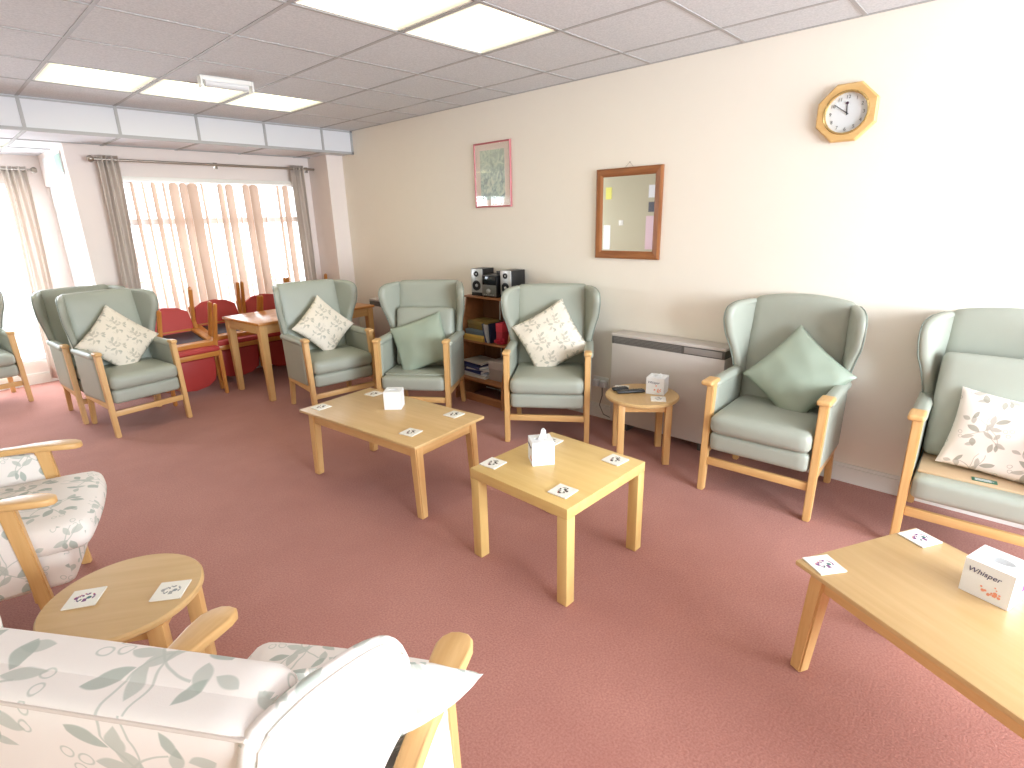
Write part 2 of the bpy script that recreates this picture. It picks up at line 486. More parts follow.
# skirtings
def skirt(name, x0, x1, y0, y1, side):
    h = .115; b = bmesh.new(); B(x0, x1, y0, y1, 0, h-.02, bm=b)
    if side == 'x': B(x0+.006, x1, y0, y1, h-.02, h, .004, bm=b)
    else: B(x0, x1, y0+.006, y1, h-.02, h, .004, bm=b)
    struct(name, b, WHITE)
skirt('baseboard_right', WX-.02, WX, KY, 5.83, 'x')
skirt('baseboard_window', RX, 3.335, WY-.02, WY, 'y')
skirt('baseboard_bay', LX, RX, BY-.02, BY, 'y')
skirt('baseboard_column', 3.335, WX-.02, 5.81, 5.83, 'y')

def window(name, x0, x1, z0, z1, y, muls, trans, flip=1):
    w = thing(name, name, 'window', ((x0+x1)/2, y, z0)); del w['label']; del w['category']; w['kind'] = 'structure'
    ox, oz = (x0+x1)/2, z0; d = .06; f = .05
    b = bmesh.new()
    B(x0-ox, x1-ox, 0, d, 0, f, .004, b); B(x0-ox, x1-ox, 0, d, z1-oz-f, z1-oz, .004, b)
    B(x0-ox, x0-ox+f, 0, d, 0, z1-oz, .004, b); B(x1-ox-f, x1-ox, 0, d, 0, z1-oz, .004, b)
    for m in muls: B(m-ox-.03, m-ox+.03, .002, d-.002, f, z1-oz-f, .004, b)
    for tz in trans: B(x0-ox+f, x1-ox-f, .003, d-.003, tz-oz-.03, tz-oz+.03, .004, b)
    link('window_frame', b, UPVC, w)
    link('pane', B(x0-ox+.03, x1-ox-.03, d/2-.003, d/2+.003, .03, z1-oz-.03), GLASS, w, smooth=False)
    if flip: link('window_sill', B(x0-ox-.04, x1-ox+.04, -.12 if flip == 1 else -.03, 0, -.03, 0, .006), WHITE, w)
    return w
window('window_1', WX0, WX1, WZ0, WZ1, WY+.04, (2.05, 2.63), (1.62,))
window('window_2', BX0, BX1, BZ0, BZ1, BY+.04, (-.55, .2), (), 2)
window('window_3', KX0, KX1, KZ0, KZ1, KY-.1, (1.25, 2.2), (), 0)

# glazed door on the side of the bay
d = thing('door_1', 'x', 'x', (RX+.03, DY0, 0)); del d['label']; del d['category']; d['kind'] = 'structure'
b = bmesh.new(); L = DY1-DY0
B(0, .06, 0, .07, 0, DZ, .004, b); B(0, .06, L-.07, L, 0, DZ, .004, b); B(0, .06, .07, L-.07, DZ-.08, DZ, .004, b); B(0, .06, .07, L-.07, 0, .18, .004, b)
B(.005, .055, .07, L-.07, .95, 1.01, .004, b)
link('door_frame', b, UPVC, d)
link('pane', B(.027, .033, .06, L-.06, .17, DZ-.07), GLASS, d, smooth=False)
b = B(-.012, 0, .015, .05, .92, 1.12, .004); tube([(-.02, .03, 1.02), (-.05, .035, 1.02), (-.05, .15, 1.02)], .009, b)
link('door_handle', b, METAL, d)

# ------------------------------------------------------------------ ceiling lights
def ceil_light(x0, y0, z, sx, sy, label, group):
    t = thing('ceiling_light', label, 'ceiling light', (x0+sx/2, y0+sy/2, z), 0, group)
    f = .013; b = bmesh.new()
    B(-sx/2+f, sx/2-f, -sy/2+f, -sy/2+f+.012, 0, .02, 0, b); B(-sx/2+f, sx/2-f, sy/2-f-.012, sy/2-f, 0, .02, 0, b)
    B(-sx/2+f, -sx/2+f+.012, -sy/2+f, sy/2-f, 0, .02, 0, b); B(sx/2-f-.012, sx/2-f, -sy/2+f, sy/2-f, 0, .02, 0, b)
    link('frame', b, WHITE, t, smooth=False)
    link('diffuser', B(-sx/2+.024, sx/2-.024, -sy/2+.024, sy/2-.024, .006, .012), DIFF, t, smooth=False)
ll = ['lit square ceiling panel, leftmost of the row of three near the soffit', 'lit square ceiling panel, middle of the row of three beside the emergency fitting',
      'lit square ceiling panel, rightmost of the row of three near the soffit', 'large lit ceiling panel cut by the top edge, left one of the nearer pair',
      'large lit ceiling panel, right one of the nearer pair, closer to the mirror wall']
for (i, j), l in zip(lights_hi, ll):
    ceil_light(cx(i), SY-gp*(j+1), CH, gp, gp, l, 'lit panels in the main ceiling')
ceil_light(LLX0, LLY0, SZ, LLX1-LLX0, LLY1-LLY0, 'lit panel in the lower white ceiling over the bay at far left', None)

t = thing('emergency_light', 'white emergency light batten mounted on the ceiling tiles', 'emergency light', (1.69, 4.14, CH), R_(-3))
link('housing', B(-.16, .16, -.03, .03, -.03, 0, .006), WHITE, t)
b = lathe([(.018, -.14), (.028, -.137), (.028, .137), (.018, .14)], (0, 0, 0), 20, None, 'x')
link('lens', b, plain('clear_lens', (225, 225, 225), .15), t, Matrix.Translation((0, 0, -.038)))
for s in (-1, 1): link('end_cap', B(s*.162-.007, s*.162+.007, -.033, .033, -.07, -.001, .004), WHITE, t)

# ------------------------------------------------------------------ blinds and curtains
t = thing('vertical_blind', 'cream and peach vertical slat blind across the bright window', 'blind', ((WX0+WX1)/2, WY-.03, WZ1))
hw = (WX1-WX0)/2
link('headrail', B(-hw, hw, -.03, .025, -.035, .005, .004), WHITE, t)
b = bmesh.new(); n = 21
angs = [72, 58, 66, 50, 60, 15, 30, 6, 58, 64, 35, 20, 66, 28, 5, 60, 70, 48, 25, 62, 70]
for i in range(n):
    x = -hw+.05+i*(2*hw-.1)/(n-1); a = R_(angs[i])
    c, s = math.cos(a)*.05, math.sin(a)*.05*random.choice((1, 1, 1, .8))
    z0, z1 = -1.5, -.04; zz = [z1, z1-.02, (z0+z1)/2, z0]
    prev = None
    for q, z in enumerate(zz):
        k = .35 if q == 0 else 1
        sw = .006*math.sin(q+i)
        row = [b.verts.new((x+c*k*u, s*k*u+.004*(1-u*u)+sw, z)) for u in (-1, -.5, 0, .5, 1)]
        if prev:
            for m in range(4): b.faces.new((prev[m], prev[m+1], row[m+1], row[m]))
        prev = row
link('slats', b, SLAT, t)

def curtain(name, label, x0, x1, xb0, xb1, y, ztop, zbot, waves, amp, mat=None, group='taupe eyelet curtains'):
    t = thing(name, label, 'curtain', ((x0+x1)/2, y, 0), 0, group)
    b = bmesh.new(); nx, nz = 12*waves, 14; ox = (x0+x1)/2; rows = []
    for j in range(nz+1):
        v = j/nz; z = ztop+(zbot-ztop)*v; row = []
        for i in range(nx+1):
            u = i/nx; e = v*v*(3-2*v)
            xx = (x0+(x1-x0)*u)*(1-e)+(xb0+(xb1-xb0)*u)*e
            w = math.sin(u*waves*2*PI)
            row.append(b.verts.new((xx-ox+.006*math.sin(5*v+u*9), amp*w*(1-.25*v)+.006*math.sin(7*v+3*u), z)))
        rows.append(row)
    for r0, r1 in zip(rows, rows[1:]):
        for i in range(nx): b.faces.new((r0[i], r0[i+1], r1[i+1], r1[i]))
    o = link('cloth', b, mat or CURT, t, angle=80)
    m = o.modifiers.new('thick', 'SOLIDIFY'); m.thickness = .003
    return t
RZ = 2.155
curtain('curtain', 'taupe curtain drawn to the left end of the pole, left of the blinds', 1.29, 1.45, 1.25, 1.40, WY-.12, RZ+.035, .06, 4, .028)
curtain('curtain', 'narrow taupe curtain at the right end of the pole beside the column', 3.06, 3.2, 3.07, 3.22, WY-.12, RZ+.035, .06, 4, .028)
def pole(label, x0, x1, y, z, loops, wall_y):
    t = thing('curtain_pole', label, 'curtain pole', ((x0+x1)/2, y, z)); h = (x1-x0)/2
    link('rod', tube([(-h, 0, 0), (h, 0, 0)], .012, n=12), METAL, t)
    for s in (-1, 1):
        link('finial', lathe([(.012, 0), (.02, .006), (.03, .02), (.03, .032), (.02, .048), (.004, .052)], (0, 0, 0), 18, None, 'x'), METAL, t, Matrix.Translation((s*h, 0, 0)) @ Matrix.Rotation(0 if s > 0 else PI, 4, 'Z'))
    for q in (-h+.06, 0, h-.06):
        b = tube([(q, 0, 0), (q, wall_y-y-.004, 0)], .007); B(q-.02, q+.02, wall_y-y-.006, wall_y-y, -.03, .03, .002, b)
        link('bracket', b, METAL, t)
pole('long steel curtain pole with ball ends above the blinds', 1.27, 3.36, WY-.12, RZ, None, WY)
curtain('curtain', 'pale curtain hanging in the bay beside the glazed door at far left', .77, .96, .72, .92, BY-.12, 2.17, .05, 4, .03)
pole('short curtain pole over the bay window at far left', -.6, .99, BY-.12, 2.14, None, BY)
curtain('curtain', 'pale curtain at the far end of the bay window beyond the left picture edge', -1.2, -1.0, -1.2, -1.0, BY-.12, 2.17, .05, 4, .03, group=None)

# notice on the header above the glazed door
t = thing('wall_notice', 'green and white notice on the wall above the glazed door', 'notice', (RX-.004, 6.86, 2.135))
link('sheet', B(-.004, 0, -.46, .4, -.1, .1, .001), CARD, t)
link('green_panel', B(-.007, -.0045, -.45, -.2, -.08, .08, .001), plain('green_sign', (170, 200, 188), .5), t)
b = bmesh.new()
for i in range(4): B(-.006, -.004, -.05+.02*(i % 2), .2-.03*i, .045-i*.03, .051-i*.03, 0, b)
link('printed_lines', b, plain('grey_print', (170, 175, 175), .6), t)

# ------------------------------------------------------------------ green winged armchair
WING0 = [(.50, .60), (.44, .64), (.42, .72), (.40, .80), (.37, .88), (.35, .95), (.35, 1.0), (.372, 1.042), (.43, 1.064), (.50, 1.07), (.605, 1.065), (.60, 1.0), (.57, .8), (.55, .62)]
def catmull(p, k):
    out = []; n = len(p)
    for i in range(n):
        a, b, c, d = p[i-1], p[i], p[(i+1) % n], p[(i+2) % n]
        for j in range(k):
            t = j/k
            out.append(tuple(.5*(2*b[q]+(c[q]-a[q])*t+(2*a[q]-5*b[q]+4*c[q]-d[q])*t*t+(3*b[q]-a[q]-3*c[q]+d[q])*t**3) for q in (0, 1)))
    return out
WING = catmull(WING0, 3)
def wing_flare(sd, base=.258, k=.33):
    def f(c):
        c.x = sd*(base+c.x+max(0, .60-c.y)*k*min(1, .25+max(0, (c.z-.6)/.35))+.006)
        return c
    return f
ARCH = [0]
def back_shape(c):
    # rake, slight arch of the top edge and a hollow face
    c.y += (c.z-.45)*.17
    t = (c.x/.27)
    if c.z > .9: c.z += ARCH[0]*(1-t*t)*((c.z-.9)/.16)
    return c
def armchair(label, loc, deg, seat=True, paddle=False, group='sage green winged armchairs', arch=.004, WW=.2875, base='tan'):
    t = thing('armchair', label, 'armchair', (loc[0], loc[1], 0), R_(deg), group)
    W = WW; ARCH[0] = arch
    for s in (-1, 1):
        link('leg', legbeam((s*W, 0, 0), (s*W*1.0, .04, .655), (.036, .045), (.042, .055)), BEECH['z'], t)
        link('leg', legbeam((s*(W-.015), .545, 0), (s*(W-.02), .49, .36), (.034, .04), (.04, .055)), BEECH['z'], t)
    link('stretcher', B(-W+.02, W-.02, .0, .024, .165, .21, .004), BEECH['x'], t)
    b = beam([(-W, .03, .25), (-W, .5, .27)], (.028, .05)); beam([(W, .03, .25), (W, .5, .27)], (.028, .05), b)
    B(-W, W, .47, .495, .26, .31, .004, b)
    link('seat_frame', b, BEECH['y'], t)
    link('seat_border', soft(0, .235, .32, 2*W-.05, .5, .115, .03, (0, .004, 0)), GREEN, t)
    if seat:
        c = link('cushion_pad', soft(0, .225, .43, 2*W-.05, .52, .115, .04, (0, .01, .014)), GREEN, t)
    else:
        link('seat_platform', B(-W+.035, W-.035, .06, .45, .375, .388, .005), plain('tan_seat_base', (206, 176, 140), .7) if base == 'tan' else GREEN, t)
    bk = link('backrest', soft(0, .50, .71, .545, .095, .735, .035, (0, .012, 0)), GREEN, t, fn=back_shape)
    for s in (-1, 1):
        # side below the arm and padded arm top
        link('arm_panel', soft(s*(W+.002), .27, .465, .045, .44, .37, .018), GREEN, t, fn=lambda c: Vector((c.x, c.y+(c.z-.3)*.05, c.z-.03*max(0, (c.y-.1)))))
        link('arm_pad', soft(s*(W+.004), .285, .64, .068, .45, .05, .024, (0, 0, .004)), GREEN, t)
        link('arm_cap', soft(s*(W+(.006 if paddle else 0)), .04-(.012 if paddle else 0), .664, .068 if paddle else .054, .125 if paddle else .085, .03, .013), BEECH['y'], t)
        w = link('wing', prism(WING, -.026, .026, 'x', .022), GREEN, t, fn=wing_flare(s), angle=60)
        pts = []
        for (y, z) in WING[3:33]:
            q = wing_flare(s)(Vector((.0215, y+(.47-y)*.06, z+(.9-z)*.04))); pts.append(q)
        link('piping', tube(pts, .0045, n=6), GREEN_D, w)
    return t

armchair('sage green winged armchair right of the heater, holding a sage satin cushion', (2.89, .872), -88, paddle=True, arch=.03)
armchair('sage green winged armchair left of the heater, holding a diamond floral cushion', (2.83, 2.31), -55.5)
armchair('sage green winged armchair beside the bookcase, its seat cushion propped on the back', (2.485, 3.415), -56.5, seat=False, base='green')
armchair('sage green winged armchair with floral cushion in front of the dining table', (2.275, 4.08), -5)
armchair('sage green winged armchair with floral cushion near the glazed door, front one of two', (1.035, 4.985), 7, WW=.284).scale.x = .94
armchair('empty sage green winged armchair, mostly hidden behind another one near the glazed door', (.94, 5.56), 3, WW=.286).scale.x = .95
armchair('sage green winged armchair cut by the right edge, its seat cushion propped up', (2.95, -.083), -88, seat=False, arch=.03, paddle=True)
armchair('sage green armchair at the far left edge in the bright bay', (.17, 6.72), 6)

# ------------------------------------------------------------------ pillows and loose seat cushions
def pillow_bm(a, b_, th, n=20, seed=0, wr=.010):
    b = bmesh.new(); uvl = b.loops.layers.uv.new('UVMap'); rnd = Vector((seed*3.7, seed*1.3, 0))
    def P(u, v, s):
        x = a/2*u*(1-.07*(1-v*v)); y = b_/2*v*(1-.07*(1-u*u))
        h = max(0, (1-u*u)*(1-v*v))
        z = s*th/2*(h**.42)
        z += s*wr*noise.noise(Vector((u*2.2, v*2.2, s))+rnd)*min(1, h*6)
        # creases running in from the corners
        d = min(abs(u-v), abs(u+v)); z -= s*.006*math.exp(-(d/.06)**2)*max(0, abs(u)-.35)*min(1, h*8)
        return (x, y, z)
    g = {}
    for s in (1, -1):
        for i in range(n+1):
            for j in range(n+1):
                u = math.sin((i/n*2-1)*PI/2)*.6+(i/n*2-1)*.4; v = math.sin((j/n*2-1)*PI/2)*.6+(j/n*2-1)*.4
                edge = i in (0, n) or j in (0, n)
                if s == -1 and edge: g[(i, j, -1)] = g[(i, j, 1)]
                else: g[(i, j, s)] = (b.verts.new(P(u, v, s)), (u*a/2, v*b_/2))
    for s in (1, -1):
        for i in range(n):
            for j in range(n):
                k = [g[(i, j, s)], g[(i+1, j, s)], g[(i+1, j+1, s)], g[(i, j+1, s)]]
                if s == -1: k = k[::-1]
                f = b.faces.new([q[0] for q in k])
                for lp, q in zip(f.loops, k): lp[uvl].uv = q[1]
    return b
def chair_frame(loc, deg): return Matrix.Translation((loc[0], loc[1], 0)) @ Matrix.Rotation(R_(deg), 4, 'Z')
def pillow(name, label, chair, pos, spin, lean, a, b_, th, mat, seed, group, yaw=0):
    """pos: centre in chair space; the pillow's face looks to -y, leaning back by lean deg, spun in its plane"""
    M = chair_frame(*chair) @ Matrix.Translation(pos) @ Matrix.Rotation(R_(yaw), 4, 'Z') @ Matrix.Rotation(R_(90-lean), 4, 'X') @ Matrix.Rotation(R_(spin), 4, 'Z')
    o = link(name, pillow_bm(a, b_, th, seed=seed), mat, M=M, angle=70)
    tag(o, label, 'cushion', group); return o
cA, cB, cC, cD, cL = ((2.89, .872), -88), ((2.83, 2.31), -55.5), ((2.485, 3.415), -56.5), ((2.275, 4.08), -5), ((1.035, 4.985), 7)
cE = ((2.95, -.083), -88)
G1 = 'cream floral cushions on armchairs'
pillow('cushion', 'shiny plain sage cushion in the armchair right of the heater', cA, (.065, .375, .68), 52, 22, .42, .42, .13, GREEN_S, 1, None, 0)
pillow('cushion', 'cream floral cushion tipped on its corner in the armchair by the bookcase and heater', cB, (.0, .375, .70), 30, 20, .445, .445, .13, FLORC, 2, G1)
pillow('cushion', 'dull sage cushion in the armchair left of the bookcase', cC, (.0, .285, .59), 20, 22, .46, .42, .13, GREEN_S, 3, None)
pillow('cushion', 'cream floral cushion standing on its corner in the armchair before the dining table', cD, (.02, .36, .70), 42, 20, .40, .40, .12, FLORC, 4, G1)
pillow('cushion', 'cream floral cushion standing on its corner in the armchair near the glazed door', cL, (.0, .36, .69), 45, 20, .43, .43, .13, FLORC, 5, G1)
pillow('cushion', 'cream floral cushion with trailing leaves at the right picture edge', cE, (.055, .235, .56), -6, 24, .47, .38, .13, floral('leafy_cushion_cloth', (238, 228, 218), (178, 170, 158), (160, 156, 142), .22, .6, 1., .3, crease=.15), 6, G1)
def loose_seat(label, chair, pos, lean, w, h):
    M = chair_frame(*chair) @ Matrix.Translation(pos) @ Matrix.Rotation(R_(90-lean), 4, 'X')
    o = link('seat_cushion', soft(0, 0, 0, w, h, .11, .035, (0, 0, .012)), GREEN, M=M)
    tag(o, label, 'seat cushion', 'loose sage seat cushions propped on armchair backs')
loose_seat('sage seat cushion propped against the back of the armchair beside the bookcase', cC, (0, .415, .62), 14, .50, .50)
loose_seat('sage seat cushion propped against the back of the armchair at the right edge', cE, (.0, .375, .64), 14, .52, .52)
M = chair_frame(*cE) @ Matrix.Translation((.06, .045, .3885))
o = thing('care_label', 'small green label lying on the seat base of the right edge armchair', 'label', (0, 0, 0)); o.matrix_world = chair_frame(*cE) @ Matrix.Translation((-.01, .10, .389)) @ Matrix.Rotation(R_(4), 4, 'Z')
link('tag_backing', B(-.045, .045, -.02, .02, 0, .002, .0005), plain('green_tag', (52, 110, 84), .5), o)
b = bmesh.new()
for k in (-1, 0, 1): B(-.034, .034-.01*abs(k), k*.009-.003, k*.009+.001, .0021, .0026, 0, b)
link('print', b, CARD, o)

# ------------------------------------------------------------------ floral show-wood armchairs
def floral_chair(label, loc, deg):
    t = thing('floral_armchair', label, 'armchair', (loc[0], loc[1], 0), R_(deg), 'cream floral armchairs with wooden arms')
    W = .312
    for s in (-1, 1):
        link('leg', legbeam((s*W, .03, 0), (s*W, .075, .62), (.032, .042), (.036, .055)), BEECH['z'], t)
        link('leg', legbeam((s*(W-.01), .60, 0), (s*(W-.02), .50, .34), (.034, .04), (.04, .055)), BEECH['z'], t)
        # paddle shaped arm
        out = []
        prof = [(-.075, .0), (-.07, .022), (-.05, .038), (-.02, .045), (.03, .043), (.10, .033), (.2, .026), (.35, .024), (.5, .024)]
        for y, h in prof: out.append((s*W+h*1.0, y))
        for y, h in reversed(prof[1:]): out.append((s*W-h, y))
        b = prism(out, .605, .632, 'z', .008)
        bmesh.ops.subdivide_edges(b, edges=[e for e in b.edges if abs((e.verts[0].co-e.verts[1].co).y) > .05], cuts=2)
        link('arm', b, BEECH['y'], t, fn=lambda c: Vector((c.x, c.y, c.z+.014*math.sin((c.y+.05)*5.5)-(.10*max(0, -c.y)))))
        side = [(.07, .60), (.07, .27), (.52, .24), (.55, .63), (.3, .625)]
        link('arm_panel', prism(side, s*W-.013, s*W+.013, 'x', .008), FLOR, t)
    link('seat_frame', B(-W+.02, W-.02, .06, .085, .19, .24, .004), BEECH['x'], t)
    link('seat_border', soft(0, .235, .30, 2*W-.045, .58, .15, .04, (0, .012, 0)), FLOR, t)
    link('seat_cushion', soft(0, .19, .425, 2*W-.05, .64, .13, .05, (0, .02, .022)), FLOR, t)
    def bs(c):
        c.y += (c.z-.45)*.15
        return c
    bk = link('backrest', soft(0, .455, .705, .56, .08, .69, .022, (0, .006, .0)), FLOR, t, fn=bs)
    link('head_pad', soft(0, .42, .97, .555, .075, .17, .028, (0, .008, .0)), FLOR, t, fn=bs)
    pts = [bs(Vector((x, .490, 1.040))) for x in [-.27+.054*i for i in range(11)]]
    link('piping', tube(pts, .003, n=6), plain('cream_piping', (214, 200, 190), .8), bk)
    wp = catmull([(.50, .62), (.455, .66), (.435, .74), (.41, .82), (.385, .88), (.37, .93), (.37, .985), (.39, 1.025), (.43, 1.045), (.49, 1.055), (.54, 1.055), (.583, 1.035), (.59, .93), (.565, .75), (.54, .62)], 3)
    for s in (-1, 1):
        def fl(c, s=s):
            c.x = s*(.262+c.x*.62+max(0, .60-c.y)*.44*min(1, max(0, (c.z-.62)/.25))); return c
        w = link('wing', prism(wp, -.028, .028, 'x', .024), FLOR, t, fn=fl, angle=60)
        link('piping', tube([fl(Vector((.022, y+(.50-y)*.07, z+(.86-z)*.05))) for y, z in wp[3:37]], .0045, n=6), plain('cream_piping_edge', (224, 214, 206), .8), w)
    # outer back below
    return t
cP = ((.444, 1.04), 122.7); cQ = ((.165, 2.80), 73)
floral_chair('cream floral winged armchair in the foreground seen from behind, cut by the bottom edge', *cP)
floral_chair('cream floral armchair with wooden arms at the left edge beyond the round table', *cQ)
pillow('cushion', 'cream floral cushion poking out beside the wing of the foreground armchair', cP, (-.175, .22, .655), 30, 25, .38, .38, .12, FLOR, 8, G1, 25)

# ------------------------------------------------------------------ tables
def table(label, cx_, cy_, deg, w, l, h, th, over, woodtop, woodleg, leg0, leg1, splay, apron=.07, name='coffee_table', cat='coffee table', group=None, wa='y'):
    t = thing(name, label, cat, (cx_, cy_, 0), R_(deg), group)
    link('table_top', box(0, 0, h-th/2, w, l, th, .004), woodtop, t)
    for sx in (-1, 1):
        for sy in (-1, 1):
            px, py = sx*(w/2-over-leg1/2), sy*(l/2-over-leg1/2)
            link('leg', legbeam((px+sx*splay*.3, py+sy*splay, 0), (px, py, h-th), (leg0, leg0), (leg1, leg1), bev=.006), woodleg, t)
    if apron:
        ax, ay = w/2-over-.018, l/2-over-.018
        for s in (-1, 1):
            link('apron', B(-ax+.02, ax-.02, s*ay-.01, s*ay+.01, h-th-apron, h-th, .002), BEECH['x'], t)
            link('apron', B(s*ax-.01, s*ax+.01, -ay+.02, ay-.02, h-th-apron, h-th, .002), BEECH['y'], t)
    return t
t = thing('side_table', 'small square pale wood table with thick legs, middle of the room', 'table', (1.819, 1.413, 0), R_(-1.1))
w, l, h = .592, .576, .465
link('table_top', box(0, 0, h-.025, w, l, .05, .003), SQW['y'], t)
for sx in (-1, 1):
    for sy in (-1, 1):
        link('leg', box(sx*(w/2-.027), sy*(l/2-.027), (h-.05)/2, .053, .053, h-.05, .003), SQW['z'], t)
table('rectangular wooden coffee table in the middle, nearer the dining table', 1.755, 2.676, 5.6, .562, 1.055, .452, .018, .035, TOPW['y'], BEECH['z'], .046, .056, .02)
table('rectangular wooden coffee table cut by the right edge with a tissue box', 1.775, -.255, -28.3, .567, 1.1, .443, .018, .035, TOPW['y'], BEECH['z'], .046, .056, .03, .065)
table('wooden dining table by the stacked red chairs', 2.53, 5.235, 4, 1.26, .70, .736, .025, .012, ORANGE['x'], BEECH['z'], .05, .07, 0, .08, name='dining_table', cat='dining table')

def round_table(label, x, y, r, h, deg):
    t = thing('round_table', label, 'side table', (x, y, 0), R_(deg), 'small round wooden side tables')
    link('table_top', disc(r, .024, (0, 0, h-.024), bev=.006, n=56), TOPW['x'], t)
    q = r*.62
    for sx in (-1, 1):
        for sy in (-1, 1):
            link('leg', box(sx*q, sy*q, (h-.024)/2, .048, .042, h-.024, .003), BEECH['z'], t)
    b = bmesh.new()
    for s in (-1, 1):
        B(-q+.02, q-.02, s*q-.009, s*q+.009, h-.074, h-.024, .002, b); B(s*q-.009, s*q+.009, -q+.017, q-.017, h-.074, h-.024, .002, b)
    link('apron', b, BEECH['x'], t)
    return t
round_table('round side table with remotes standing in front of the heater', 3.083, 1.695, .240, .436, 38)
round_table('round side table in the left foreground between two floral armchairs', .20, 1.945, .230, .43, -35)

# ------------------------------------------------------------------ coasters
cb = None
def coaster(x, y, z, deg, mat, label, s=.094):
    o = link('coaster', box(0, 0, .0025, s, s, .005, .001), mat, M=Matrix.Translation((x, y, z+.0005)) @ Matrix.Rotation(R_(deg), 4, 'Z'), smooth=False)
    tag(o, label, 'coaster', 'square white printed coasters')
z = .465
coaster(1.63, 1.655, z, 4, PRINT_D, 'white coaster at the left corner of the square table')
coaster(1.625, 1.235, z, 2, PRINT_D, 'white coaster at the near corner of the square table')
coaster(2.03, 1.235, z, -4, PRINT_D, 'white coaster at the right corner of the square table')
coaster(2.01, 1.61, z, 2, PRINT_D, 'white coaster behind the tissue box on the square table')
z = .452
coaster(1.535, 3.10, z, 5, PRINT_D, 'white coaster at the left corner of the middle coffee table')
coaster(1.91, 3.07, z, 8, PRINT_D, 'white coaster behind the tissue box on the middle coffee table')
coaster(1.985, 2.335, z, 5, PRINT_D, 'white coaster at the right corner of the middle coffee table')
coaster(1.64, 2.305, z, 12, PRINT_D, 'white coaster at the near corner of the middle coffee table')
z = .443
coaster(1.815, .283, z, -38, PRINT_P, 'white coaster with purple flowers at the left corner of the right edge table')
coaster(2.205, .072, z, -30, PRINT_P, 'white coaster at the far corner of the right edge table')
coaster(3.045, 1.555, .436, 30, PRINT_G, 'white coaster beside the tissue box on the round table at the heater')
coaster(3.11, 1.865, .436, 30, PRINT_G, 'white coaster behind the remotes on the round table at the heater')
coaster(.108, 2.012, .43, -32, PRINT_P, 'white coaster with purple print, left one on the foreground round table')
coaster(.308, 1.84, .43, -38, PRINT_G, 'white coaster with grey print, right one on the foreground round table')

# ------------------------------------------------------------------ tissue boxes
def text_bm(s, size, depth=.0006, shear=.25):
    cu = bpy.data.curves.new('tx', 'FONT'); cu.body = s; cu.size = size; cu.extrude = depth; cu.shear = shear; cu.offset = 0
    o = bpy.data.objects.new('tx', cu); C.objects.link(o)
    dg = bpy.context.evaluated_depsgraph_get(); me = bpy.data.meshes.new_from_object(o.evaluated_get(dg))
    b = bmesh.new(); b.from_mesh(me); bpy.data.objects.remove(o); bpy.data.meshes.remove(me); bpy.data.curves.remove(cu)
    return b
def tissue_box(x, y, z, deg, label, s=.108, h=.115, tissue=0, logo=(0,), seed=0):
    """printed faces: 0 = -y face, 1 = -x face, 2 = +x face"""
    t = thing('tissue_box', label, 'tissue box', (x, y, z+.0008), R_(deg), 'white cube tissue boxes')
    b = bmesh.new(); a = s/2
    n = 24; ring = []; rin = []; low = []
    sq = []
    for k in range(n):
        an = k*2*PI/n+PI/4; c, q = math.cos(an), math.sin(an); m = max(abs(c), abs(q))
        sq.append(b.verts.new((c/m*a, q/m*a, h))); rin.append(b.verts.new((c*a*.62, q*a*.34, h))); low.append(b.verts.new((c*a*.62, q*a*.34, h-.03)))
    for k in range(n):
        j = (k+1) % n
        b.faces.new((sq[k], sq[j], rin[j], rin[k])); b.faces.new((rin[k], rin[j], low[j], low[k]))
    b.faces.new(low)
    bt = [b.verts.new((v.co.x, v.co.y, 0)) for v in sq]
    for k in range(n): b.faces.new((bt[k], bt[(k+1) % n], sq[(k+1) % n], sq[k]))
    b.faces.new(bt[::-1])
    body = link('carton', b, CARD, t, angle=30)
    for f in logo:
        Rf = Matrix.Rotation({0: 0, 1: -PI/2, 2: PI/2}[f], 4, 'Z')
        M = Rf @ Matrix.Translation((-s*.42, -a-.0004, h*.66)) @ Matrix.Rotation(PI/2, 4, 'X')
        link('lettering', text_bm('Whisper', s*.19), NAVY, t, M)
        b = bmesh.new(); rn = random.Random(seed+f)
        for k in range(16):
            px, pz = rn.gauss(s*.14, s*.12), rn.gauss(h*.27, h*.08)
            if abs(px) > s*.44 or pz < .008: continue
            b2 = bmesh.new(); bmesh.ops.create_circle(b2, cap_ends=True, segments=7, radius=rn.uniform(.002, .0055), matrix=Matrix.Translation((px, -a-.0005-.00002*k, pz)) @ Matrix.Rotation(PI/2, 4, 'X'))
            join(b, b2)
        link('flower_print', b, ORNG, t, Rf, smooth=False)
    if tissue:
        b = bmesh.new(); n = 14; rows = []
        for j in range(n+1):
            v = j/n; row = []
            for i in range(n+1):
                u = i/n*2-1
                w = a*.5*(1-.55*v*abs(u)); zz = h-.02+.065*v*(1-.35*abs(u)*v)*tissue
                yy = .010*math.sin(u*5+v*3)*v+.018*v*v
                row.append(b.verts.new((w*u+.016*v, yy, zz)))
            rows.append(row)
        for r0, r1 in zip(rows, rows[1:]):
            for i in range(n): b.faces.new((r0[i], r0[i+1], r1[i+1], r1[i]))
        o = link('tissue', b, TISSUE, t, angle=80); m = o.modifiers.new('s', 'SOLIDIFY'); m.thickness = .002
    return t
tissue_box(1.80, 1.50, .465, -38, 'white tissue box with a tissue sticking out on the square table', .105, .115, 1, (1,), 3)
tissue_box(1.84, 2.735, .452, -48, 'white tissue box with a dark slot on the middle coffee table', .105, .115, 0, (1,), 5)
tb = tissue_box(1.995, -.135, .443, -108, 'large white tissue box with blue lettering on the right edge table', .122, .114, 0, (0,), 8)
b = B(.0612, .0616, .012, .035, .035, .07); link('purple_flash', b, PURP, tb, Matrix.Rotation(0, 4, 'Z'))
